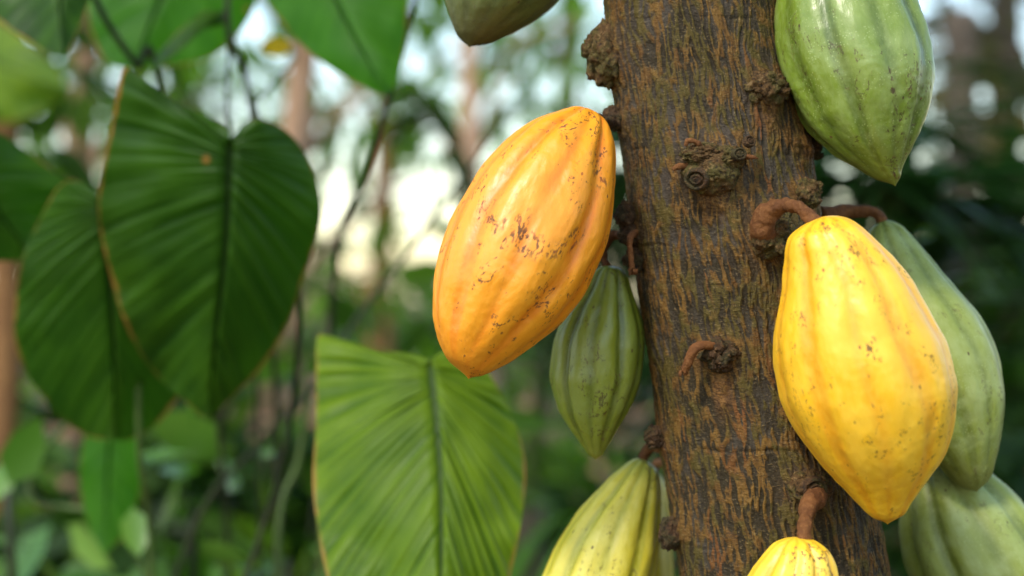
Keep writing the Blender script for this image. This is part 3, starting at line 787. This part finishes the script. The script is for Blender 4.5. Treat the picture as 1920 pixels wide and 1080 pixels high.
# ------------------------------------------------------------------ large leaves on the left
def leaf_blade(parent, org, base, tip, left, right, d_base, d_tip, mat, nv=22, fold=0.02, bulge=0.0, k=3.0, pleat=0.0012, wave=0.006, seed=1, mids=(), name='leaf', rib=True):
    mid = [base] + list(mids) + [tip]
    def resample(pts, q):
        pts = np.array(pts, float)
        n = len(pts)
        s = np.linspace(0, n - 1, 20 * (n - 1) + 1)
        kk = np.clip(s.astype(int), 0, n - 2); t = (s - kk)[:, None]
        ext = np.vstack([2 * pts[0] - pts[1], pts, 2 * pts[-1] - pts[-2]])
        p0, p1, p2, p3 = ext[kk], ext[kk + 1], ext[kk + 2], ext[kk + 3]
        c = 0.5 * (2 * p1 + (p2 - p0) * t + (2 * p0 - 5 * p1 + 4 * p2 - p3) * t**2 + (3 * p1 - p0 - 3 * p2 + p3) * t**3)
        a = np.concatenate([[0], np.cumsum(np.linalg.norm(np.diff(c, axis=0), axis=1))]); a /= a[-1]
        return np.stack([np.interp(q, a, c[:, 0]), np.interp(q, a, c[:, 1])], 1)
    ns, nh = 170, 24
    q = np.linspace(0, 1, ns)
    sm = 0.12 * q + 0.88 * q ** k                 # where each vein leaves the midrib; it meets the margin at q
    m = resample(mid, sm)
    sides = {-1: resample([base] + list(left) + [tip], q), 1: resample([base] + list(right) + [tip], q)}
    v = np.linspace(-1, 1, 2 * nh + 1)
    pts = np.zeros((ns, len(v), 2))
    for j, vv in enumerate(v):
        e = sides[-1 if vv < 0 else 1]
        a = abs(vv)
        pts[:, j] = m * (1 - a) + e * a
        tdir = np.array(tip, float) - np.array(base, float); tdir /= np.linalg.norm(tdir)
        pts[:, j] += -tdir * (a * (1 - a) * 0.12 * np.linalg.norm(e - m, axis=1) * np.minimum(1, q * 3))[:, None]
    S, Vv = np.meshgrid(q, v, indexing='ij')
    S, Vv = S.ravel(), Vv.ravel(); pts = pts.reshape(-1, 2)
    bt = np.array(tip, float) - np.array(base, float)
    fr = (pts - np.array(base, float)) @ bt / (bt @ bt)
    wid = np.repeat(np.minimum(np.linalg.norm(sides[-1] - m, axis=1), np.linalg.norm(sides[1] - m, axis=1)), len(v)) * K * d_base
    sg = np.sign(Vv) * 7.7
    pl = 0.5 + 0.55 * pn(np.stack([S * nv * 1.5 + seed, Vv * 0.7 + sg, S * 0 + seed], 1)) + 0.35 * pn(np.stack([S * nv * 3.2 + seed, Vv * 0.9 + sg, S * 0 + 4], 1))
    tap = np.minimum(1, np.abs(Vv) * 6) * np.minimum(1, (1 - np.abs(Vv)) * 6 + 0.3) * np.minimum(1, S * 5)
    d = d_base + (d_tip - d_base) * fr + fold * np.abs(Vv) ** 1.6 * np.minimum(1, wid / 0.06) + bulge * np.sin(np.pi * np.clip(fr, 0, 1))
    d -= pleat * (pl - 0.5) * 2 * tap
    d += wave * fbm(np.stack([pts[:, 0] / 130 + seed, pts[:, 1] / 130, S * 0 + seed], 1), 2) * np.abs(Vv)
    d += 0.005 * np.exp(-(Vv / 0.05) ** 2)
    V = np.stack([(pts[:, 0] - 960) * K * d, d, CZ - (pts[:, 1] - 540) * K * d], 1)
    o = build(name, V - np.array(tuple(org)), grid_faces(ns, len(v), False), mat, parent, {'s': S, 'v': Vv, 'pleat': pl})
    if rib:
        q = np.linspace(0.0, 0.97, 9)
        mm = resample(mid, q)
        dd = d_base + (d_tip - d_base) * q + bulge * np.sin(np.pi * q) + 0.0110
        tube('midrib', [P(a[0], a[1], b) for a, b in zip(mm, dd)], np.linspace(0.0032, 0.0008, 9), M['petiole_dark'] if 'dark' in mat.name else M['petiole'], o, org, seg=8, per=4)
    return o

def stalks(parent, org, lst, name='leaf_stalk'):
    for mat, r0, r1, pts in lst:
        tube(name, [P(*p) for p in pts], np.linspace(r0 * 0.8, r1 * 0.8, len(pts)), M[mat], parent, org, seg=10, per=8)

def ground_at(px, d):
    p = P(px, 540, d); return Vector((p.x, p.y, 0.0))

o1 = ground_at(330, 1.5)
pl1 = empty('broad_leaf_plant', o1, 'plant with dark corrugated hanging leaves edged in brown', 'plant')
leaf_blade(pl1, o1, (432, 262), (392, 790), [(420, 235), (330, 190), (250, 135), (228, 135), (208, 240), (188, 340), (186, 420), (208, 520), (240, 620), (290, 700), (350, 755)],
           [(470, 225), (530, 240), (580, 300), (600, 370), (598, 430), (570, 520), (540, 610), (490, 690), (430, 750)], 1.11, 1.21, M['leaf_dark'], 22, 0.030, -0.010, 3.8, 0.0026, 0.012, 2, [(425, 450), (405, 640)])
leaf_blade(pl1, o1, (190, 372), (214, 826), [(150, 340), (110, 350), (70, 420), (40, 490), (26, 590), (32, 660), (70, 730), (120, 790), (165, 818)],
           [(250, 360), (330, 420), (370, 520), (375, 620), (350, 720), (300, 790), (250, 822)], 1.18, 1.28, M['leaf_dark'], 20, 0.030, -0.008, 3.8, 0.0026, 0.010, 5, [(205, 520), (215, 690)])
leaf_blade(pl1, o1, (-120, 250), (60, 480), [(-140, 330), (-110, 420), (-40, 480), (20, 490)],
           [(-60, 235), (0, 250), (60, 290), (120, 335), (130, 350), (100, 380), (75, 430)], 1.20, 1.26, M['leaf_dark'], 14, 0.02, 0, 2.2, 0.001, 0.01, 9)
leaf_blade(pl1, o1, (210, 760), (195, 1040), [(170, 790), (150, 850), (150, 920), (168, 990)], [(250, 790), (268, 850), (262, 930), (235, 1000)], 1.45, 1.43, M['leaf_mid'], 12, 0.015, 0, 2.2, 0.001, 0.008, 12)
stalks(pl1, o1, [('petiole_dark', 0.0035, 0.003, [(300, 1500, 1.30), (520, 900, 1.28), (560, 500, 1.22), (500, 240, 1.14), (432, 264, 1.115)]),
                 ('petiole', 0.004, 0.003, [(300, 2000, 1.45), (285, 1080, 1.35), (262, 850, 1.28), (250, 500, 1.25), (190, 374, 1.185)]),
                 ('petiole_dark', 0.004, 0.003, [(250, 2200, 1.5), (-150, 900, 1.4), (-250, 350, 1.3), (-120, 250, 1.22)]),
                 ('petiole', 0.004, 0.003, [(420, 1900, 1.5), (270, 1070, 1.46), (60, 930, 1.48), (120, 800, 1.48), (210, 762, 1.45)])])
o2 = ground_at(480, 1.62)
pl2 = empty('broad_leaf_plant', o2, 'taller plant with bright see-through green leaves hanging from the upper edge', 'plant')
leaf_blade(pl2, o2, (90, -260), (118, 104), [(20, -230), (-60, -120), (-50, -20), (0, 40), (60, 80), (95, 100)], [(160, -200), (185, -100), (170, -10), (150, 50), (130, 90)], 1.25, 1.20, M['leaf_dark'], 16, 0.02, 0, 2.2, 0.001, 0.012, 15, [(110, -80)])
leaf_blade(pl2, o2, (390, -300), (250, 128), [(300, -290), (200, -180), (160, -60), (165, 40), (190, 105), (220, 125)], [(470, -240), (500, -120), (490, -20), (450, 60), (400, 105), (320, 125)], 1.42, 1.36, M['leaf_mid'], 16, 0.02, 0, 2.2, 0.0008, 0.012, 18, [(330, -80)])
leaf_blade(pl2, o2, (530, -240), (726, 180), [(470, -220), (440, -140), (470, -40), (520, 30), (570, 90), (640, 140), (700, 170)], [(620, -230), (720, -160), (760, -60), (764, 20), (758, 90), (745, 150)], 1.30, 1.22, M['leaf_mid'], 18, 0.015, 0, 2.2, 0.0006, 0.012, 21, [(620, -20)])
leaf_blade(pl2, o2, (420, 20), (285, 140), [(385, 22), (345, 50), (310, 85), (288, 120)], [(420, 45), (395, 52), (350, 62), (318, 92), (300, 125)], 1.30, 1.26, M['leaf_dark'], 8, 0.05, -0.02, 2.2, 0.0006, 0.004, 25, rib=False)
leaf_blade(pl2, o2, (-160, 60), (130, 170), [(-140, 140), (-60, 220), (20, 230), (90, 200)], [(-120, -10), (-20, 30), (60, 80), (110, 130)], 2.3, 2.1, M['leaf_light'], 12, 0.03, 0, 2.2, 0.001, 0.02, 28)
stalks(pl2, o2, [('petiole_dark', 0.0040, 0.003, [(470, 1900, 1.62), (520, 900, 1.5), (470, 200, 1.36), (430, 80, 1.3), (425, -100, 1.3), (395, -300, 1.42)]),
                 ('petiole_dark', 0.0040, 0.003, [(640, 1900, 1.62), (620, 640, 1.45), (690, 320, 1.32), (735, 160, 1.28), (800, -150, 1.28), (700, -300, 1.3), (530, -240, 1.3)]),
                 ('petiole_dark', 0.0040, 0.004, [(440, 1900, 1.62), (420, 900, 1.5), (300, 160, 1.32), (255, 120, 1.3), (180, 0, 1.27), (130, -180, 1.26), (90, -260, 1.25)]),
                 ('petiole_dark', 0.0030, 0.002, [(500, 1900, 1.6), (480, 700, 1.5), (430, 250, 1.34), (430, 90, 1.31), (420, 20, 1.3)]),
                 ('petiole_dark', 0.0030, 0.002, [(490, 240, 1.42), (450, 120, 1.38), (432, 60, 1.35)]),
                 ('petiole', 0.0030, 0.003, [(250, 1900, 1.7), (-100, 800, 1.8), (-220, 250, 1.8), (-160, 60, 1.75)])])
yw = leaf_blade(pl2, o2, (548, 84), (488, 90), [(540, 98), (520, 106), (500, 102)], [(538, 74), (515, 68), (496, 76)], 1.50, 1.47, M['leaf_yellow'], 6, 0.006, 0, 2.0, 0.0004, 0.003, 35, rib=False)
yw['label'] = 'small withered yellow leaf'
stalks(pl2, o2, [('petiole_dark', 0.002, 0.0015, [(470, 200, 1.36), (520, 150, 1.45), (552, 110, 1.5), (548, 84, 1.5)])])
o3 = ground_at(700, 1.35)
pl3 = empty('broad_leaf_plant', o3, 'low plant holding up one pale yellowish-green heart-shaped ribbed leaf below the orange pod', 'plant')
leaf_blade(pl3, o3, (806, 676), (815, 1420), [(775, 664), (700, 655), (630, 635), (596, 630), (592, 700), (592, 800), (586, 900), (594, 980), (612, 1080), (650, 1200), (720, 1330)],
           [(840, 656), (890, 668), (930, 720), (965, 790), (985, 870), (980, 960), (962, 1060), (930, 1180), (880, 1310)], 1.10, 0.94, M['leaf_light'], 26, 0.035, -0.01, 4.6, 0.0034, 0.012, 31, [(825, 850), (828, 1060)])
stalks(pl3, o3, [('petiole', 0.0040, 0.003, [(640, 2000, 1.35), (600, 1100, 1.30), (640, 760, 1.22), (735, 720, 1.17), (806, 678, 1.108)]),
                 ('petiole', 0.0042, 0.003, [(600, 2000, 1.4), (522, 1080, 1.42), (560, 860, 1.45), (582, 740, 1.45)]),
                 ('petiole_dark', 0.0045, 0.003, [(200, 1500, 1.5), (360, 1000, 1.5), (480, 840, 1.48), (582, 735, 1.45), (660, 610, 1.5), (760, 480, 1.55), (870, 330, 1.6), (960, 200, 1.7)])])

# ------------------------------------------------------------------ background
def bgtree(name, label, px, d, mat_t, mat_l, blobs, count, size, seed, r=0.06, lean=0.0, group=None, top=3.6, asp=0.45, shell=0.55):
    b = ground_at(px, d)
    root = empty(name, b, label, 'tree', group)
    rg = np.random.RandomState(seed)
    bl = [(P(x, y, dd), (ra, ra, ra * 0.8)) for x, y, dd, ra in blobs]
    pts = [b - Vector((0, 0, 0.05))] + [b + Vector((lean * h_ + rg.uniform(-.02, .02), rg.uniform(-.03, .03), h_)) for h_ in (0.5, 1.2, 2.0, top)]
    tube('trunk', pts, [r * 1.5, r * 1.1, r, r * 0.85, r * 0.5], mat_t, root, b, seg=18, per=6, rough=r * 0.12, freq=9)
    for c, e in bl:
        zz = max(0.5, min(top - 0.2, c.z - 0.35))
        s0 = b + Vector((lean * zz, 0, zz))
        mm = s0.lerp(c, 0.5) + Vector((rg.uniform(-.1, .1), rg.uniform(-.1, .1), 0.08))
        tube('limb', [s0, mm, c], [r * 0.42, r * 0.28, r * 0.1], mat_t, root, b, seg=8, per=5)
    cloud('crown', bl, count, size, mat_l, root, b, seed, asp=asp, kind='stuff', shell=shell)
    return root

bgtree('slender_tree', 'pinkish tan slender trunk rising behind the dark hanging leaves', 148, 3.2, M['tan_bark'], M['fol_a'],
       [(40, 170, 3.6, 0.28), (200, 240, 3.6, 0.22), (260, 60, 3.3, 0.30), (60, 420, 3.6, 0.25), (300, -200, 3.2, 0.5), (-300, -1700, 2.7, 0.8)], 420, 0.14, 101, 0.030, 0.005, top=4.4)  # highest blob lies out of view, added to shade the undergrowth
bgtree('slender_tree', 'tan trunk slanting up behind the small withered yellow leaf', 410, 3.0, M['tan_bark'], M['fol_a'],
       [(640, 300, 3.6, 0.22), (480, 260, 3.4, 0.25), (650, 560, 3.7, 0.35), (760, 120, 3.8, 0.25), (640, 190, 3.8, .2), (600, -300, 3.0, 0.5), (1300, -1500, 3.4, 0.8), (800, 330, 4.0, .16), (700, 500, 4, .22)], 430, 0.12, 102, 0.034, 0.10, top=4.4)  # its highest blob is unseen, put there to keep sun off the undergrowth
bgtree('slender_tree', 'brown trunk standing against the bright sky gap left of the orange pod', 712, 6.0, M['brown_bark'], M['fol_a'],
       [(620, 130, 6.2, 0.35), (640, 500, 6.2, 0.35), (930, 60, 6.0, 0.6), (720, -100, 6, 0.7), (500, -700, 5.6, 1.2), (1000, -800, 5.4, 1.2)], 480, 0.18, 103, 0.05, 0.01, top=4.6)  # two highest blobs are unseen crown added for shade on the plants below
bgtree('slender_tree', 'pale tan trunk seen under the dark green pod', 872, 5.0, M['tan_bark'], M['fol_a'],
       [(1000, 120, 5.2, 0.35), (930, 170, 5.4, 0.35), (1090, 40, 5.3, 0.4), (820, 250, 5.3, 0.22)], 130, 0.14, 104, 0.04, 0.015)
bgtree('slender_tree', 'orange-brown trunk beside the dark leaves at the left edge of the undergrowth', 12, 2.6, M['brown_bark'], M['fol_b'],
       [(-150, -100, 2.8, 0.5), (-250, 200, 2.8, 0.4)], 250, 0.14, 105, 0.026, -0.004)
bgtree('dense_tree', 'dense olive brown tree standing behind the green pods on the right', 1880, 5.2, M['grey_bark'], M['fol_c'],
       [(1830, 60, 5.0, 0.50), (1900, 300, 5.2, 0.5), (1760, 380, 5.4, 0.35), (1960, 120, 5.0, 0.6), (1720, 40, 5.5, 0.4), (2100, -700, 4.6, 1.1)], 700, 0.16, 106, 0.07, 0, top=4.4)  # highest blob is above the view, added to block sun and sky
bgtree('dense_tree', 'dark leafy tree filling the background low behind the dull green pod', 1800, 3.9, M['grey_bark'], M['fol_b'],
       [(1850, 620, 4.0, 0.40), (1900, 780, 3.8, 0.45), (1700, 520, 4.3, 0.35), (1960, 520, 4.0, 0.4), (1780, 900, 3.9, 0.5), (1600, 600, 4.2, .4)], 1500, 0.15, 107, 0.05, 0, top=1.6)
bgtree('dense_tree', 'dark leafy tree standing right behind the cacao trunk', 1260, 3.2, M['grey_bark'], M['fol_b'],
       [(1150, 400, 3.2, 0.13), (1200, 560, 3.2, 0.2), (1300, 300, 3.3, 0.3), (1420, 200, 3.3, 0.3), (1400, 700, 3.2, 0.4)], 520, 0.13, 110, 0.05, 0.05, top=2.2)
bgtree('dense_tree', 'tall leafy tree closing the gap between the orange pod and the trunk top', 1060, 8.5, M['grey_bark'], M['fol_a'],
       [(1080, 160, 8.5, 0.6), (960, 330, 8.6, 0.5), (780, 30, 8.8, 0.6), (1150, -50, 8.5, 0.8), (760, 520, 8.5, 0.5), (600, 520, 8.8, 0.5)], 250, 0.19, 108, 0.09, 0)
bgtree('dense_tree', 'leafy tree half hidden behind the left hanging leaves', 330, 6.5, M['grey_bark'], M['fol_a'],
       [(120, 250, 6.5, 0.55), (330, 200, 6.6, 0.5), (430, 320, 6.6, 0.55), (20, 300, 6.6, 0.6), (20, 480, 6.6, 0.6), (560, 420, 6.5, 0.5), (250, 500, 6.5, .7), (470, 170, 6.4, .35), (560, 270, 6.4, .3), (400, 120, 6.4, .3)], 700, 0.16, 109, 0.08, 0)

def shrub(label, px, d, height, width, count, size, mat, seed, name='shrub', asp=0.5, group=None, split=False):
    b = ground_at(px, d)
    root = empty(name, b, label, 'shrub', group)
    rg = np.random.RandomState(seed)
    parts = []; bl = []
    for k in range(9):
        a = rg.uniform(0, 2 * np.pi); q = rg.uniform(0.15, 1)
        e = b + Vector((math.cos(a) * width * 0.5 * q, math.sin(a) * width * 0.5 * q, height * rg.uniform(0.45, 0.92)))
        parts.append(tube_arrays([b, b.lerp(e, 0.5) + Vector((0, 0, 0.08 * height)), e], [0.010, 0.008, 0.004], seg=7, per=5))
        bl.append((e, (width * 0.26, width * 0.26, height * 0.22)))
        bl.append((b.lerp(e, 0.55), (width * 0.26, width * 0.26, height * 0.25)))
    V_, F_ = join(parts)
    build('stem', V_ - np.array(b), F_, M['petiole_dark'], root)
    cloud('foliage', bl, count, size, mat, root, b, seed, asp=asp, kind='stuff', shell=0.8, split=split)
    return root
shrub('large-leaved bright green shrub low between the dark hanging leaves and the pale leaf', 500, 2.5, 1.16, 0.9, 260, 0.13, M['fol_a'], 201)
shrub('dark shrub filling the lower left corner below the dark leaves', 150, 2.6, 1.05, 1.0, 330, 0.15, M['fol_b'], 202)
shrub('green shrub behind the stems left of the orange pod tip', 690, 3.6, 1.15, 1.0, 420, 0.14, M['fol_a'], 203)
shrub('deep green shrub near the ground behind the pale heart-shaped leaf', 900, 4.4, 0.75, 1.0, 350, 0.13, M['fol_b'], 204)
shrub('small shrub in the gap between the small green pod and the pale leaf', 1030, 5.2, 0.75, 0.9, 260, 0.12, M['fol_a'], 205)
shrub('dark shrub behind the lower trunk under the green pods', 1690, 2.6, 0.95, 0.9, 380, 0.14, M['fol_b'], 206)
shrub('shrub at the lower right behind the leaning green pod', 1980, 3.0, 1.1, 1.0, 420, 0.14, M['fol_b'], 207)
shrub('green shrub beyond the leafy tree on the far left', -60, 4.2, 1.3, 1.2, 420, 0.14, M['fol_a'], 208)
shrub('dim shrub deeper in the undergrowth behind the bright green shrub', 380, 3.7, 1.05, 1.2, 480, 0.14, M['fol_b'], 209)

def palm(label, base_px, d, fronds, seed, leaflets=21, llen=0.30):
    b = ground_at(base_px, d)
    root = empty('palm', b, label, 'palm')
    rg = np.random.RandomState(seed)
    hub = b + Vector((0, 0, 0.75))
    tube('trunk', [b - Vector((0, 0, .05)), b + Vector((0.01, 0, 0.4)), hub + Vector((0, 0, .03))], [0.05, 0.04, 0.045], M['grey_bark'], root, b, seg=16, per=8, rough=0.006, freq=30)
    for (x, y, dd) in fronds:
        e = P(x, y, dd)
        m1 = hub.lerp(e, 0.35) + Vector((0, 0, 0.22)); m2 = hub.lerp(e, 0.7) + Vector((0, 0, 0.20))
        V1, F1 = tube_arrays([hub, m1, m2, e], [0.010, 0.008, 0.006, 0.002], seg=8, per=10)
        ctr = V1.reshape(-1, 8, 3).mean(1)[1:-1]
        n = len(ctr)
        fr = build('frond', V1 - np.array(b), F1, M['petiole'], root)
        C, D, N, L = [], [], [], []
        for k in range(leaflets):
            i = int((0.22 + 0.78 * k / leaflets) * (n - 2))
            tdir = ctr[i + 1] - ctr[i]; tdir /= np.linalg.norm(tdir)
            sd_ = np.cross(tdir, [0, 0, 1]); sd_ /= np.linalg.norm(sd_)
            for sg in (-1, 1):
                C.append(ctr[i]); D.append(sd_ * sg + tdir * 0.75 + np.array([0, 0, -0.25 + rg.uniform(-.15, .15)])); N.append(np.array([0, 0, 1.0]) + sd_ * sg * 0.2)
                L.append(llen * (0.5 + 0.5 * math.sin(math.pi * (0.15 + 0.8 * k / leaflets))) * rg.uniform(.85, 1.1))
        L = np.array(L)
        Vv, Ff = leaf_cloud_arrays(np.array(C), np.array(D), np.array(N), L, L * 0.16, 0.25)
        single_leaves('leaflet', Vv - np.array(b), np.repeat(rg.uniform(0, 1, len(L)), 8), M['fol_d'], fr)
    return root
palm('dark green palm whose fronds spread behind the right side of the trunk', 1600, 2.3, [(1800, 320, 2.0), (1720, 230, 2.2), (1480, 300, 2.4), (1690, 390, 1.9), (1900, 420, 2.2), (1620, 330, 1.9), (1760, 100, 2.7)], 301)
palm('shaded palm arching between the orange pod and the trunk', 980, 3.0, [(800, 190, 3.0), (1130, 250, 2.9), (1200, 330, 3.0)], 302, 21, 0.34)

def strap_plant(label, px, d, n, length, seed, mat, width=0.022):
    b = ground_at(px, d)
    root = empty('strap_leaf_plant', b, label, 'plant')
    rg = np.random.RandomState(seed)
    for k in range(n):
        a = rg.uniform(0, 2 * np.pi); L = length * rg.uniform(0.7, 1.1); ou = rg.uniform(0.2, 0.6)
        q = np.linspace(0, 1, 12)
        rad = ou * L * (q ** 1.4); z = L * (q - 0.35 * q ** 3)
        cx = b.x + np.cos(a) * rad; cy = b.y + np.sin(a) * rad
        wd = width * np.sin(np.pi * (0.12 + 0.88 * q)) + 0.001
        sx, sy = -math.sin(a), math.cos(a)
        V_ = np.concatenate([np.stack([cx + sx * wd * g, cy + sy * wd * g, z - abs(g) * -0.006], 1) for g in (-1, 0, 1)])
        F_ = np.array([(g * 12 + i, g * 12 + i + 1, (g + 1) * 12 + i + 1, (g + 1) * 12 + i) for g in (0, 1) for i in range(11)])
        build('leaf', V_ - np.array(b), F_, mat, root, {'rnd': np.full(36, rg.uniform(0, 1))})
    return root
strap_plant('tuft of upright strap leaves behind the dark stems left of the orange pod', 740, 2.2, 22, 1.30, 401, M['fol_gloss'], 0.026)
strap_plant('tuft of arching strap leaves near the ground left of the lower trunk', 1010, 3.4, 14, 0.8, 402, M['fol_b'])
strap_plant('tuft of strap leaves behind the thin stems in the lower left undergrowth', 560, 2.1, 14, 0.75, 403, M['fol_b'])

shrub('glossy low shrub with pale catching leaves under the dark hanging leaves', 390, 1.6, 1.14, 0.50, 130, 0.085, M['fol_gloss'], 210, asp=0.6, split=True)
shrub('glossy small-leaved shrub in the lower left corner', 60, 1.62, 1.15, 0.46, 120, 0.078, M['fol_gloss'], 211, asp=0.6, split=True)
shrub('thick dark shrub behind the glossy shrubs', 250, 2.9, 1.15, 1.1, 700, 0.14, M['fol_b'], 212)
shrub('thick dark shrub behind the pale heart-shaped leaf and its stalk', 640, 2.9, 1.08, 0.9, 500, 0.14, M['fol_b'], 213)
strap_plant('tuft of dry tan leaves between the small green pod and the pale leaf', 1010, 2.7, 16, 1.05, 404, M['litter'], 0.045)
strap_plant('low clump of dry brown leaves behind the yellow-green pods', 1120, 3.3, 12, 0.85, 405, M['litter'], 0.045)
# leaf litter and the woodland far behind
n = 5200
r_ = rng.uniform(1.2, 4.1, n) ** 2 ; a_ = rng.uniform(-0.75, 0.75, n)
C = np.stack([np.sin(a_) * r_, np.cos(a_) * r_, np.full(n, 0.03) + rng.uniform(0, 0.05, n)], 1)
V, F = leaf_cloud_arrays(C, rng.randn(n, 3) * np.array([1, 1, 0.15]), rng.randn(n, 3) * 0.3 + np.array([0, 0, 1]), rng.uniform(0.08, 0.2, n), rng.uniform(0.04, 0.09, n), 0.05)
tag(build('leaf_litter', V, F, M['litter'], None, {'rnd': np.repeat(rng.uniform(0, 1, n), 8)}), 'dry brown fallen leaves scattered over the ground', 'leaf litter', kind='stuff')
bl = []
for k in range(60):
    a = -0.6 + 1.2 * k / 59 + rng.uniform(-.02, .02); d = rng.uniform(20, 30)
    bl.append((Vector((math.sin(a) * d, math.cos(a) * d, rng.uniform(0.0, 0.4))), (1.3, 1.3, rng.uniform(0.5, 1.2))))
o = cloud('far_woodland', bl, 5200, 0.42, M['fol_b'], None, (0, 0, 0), 500, asp=0.5)
tag(o, 'far mass of green undergrowth closing the view between the trunks', 'woodland', kind='stuff')
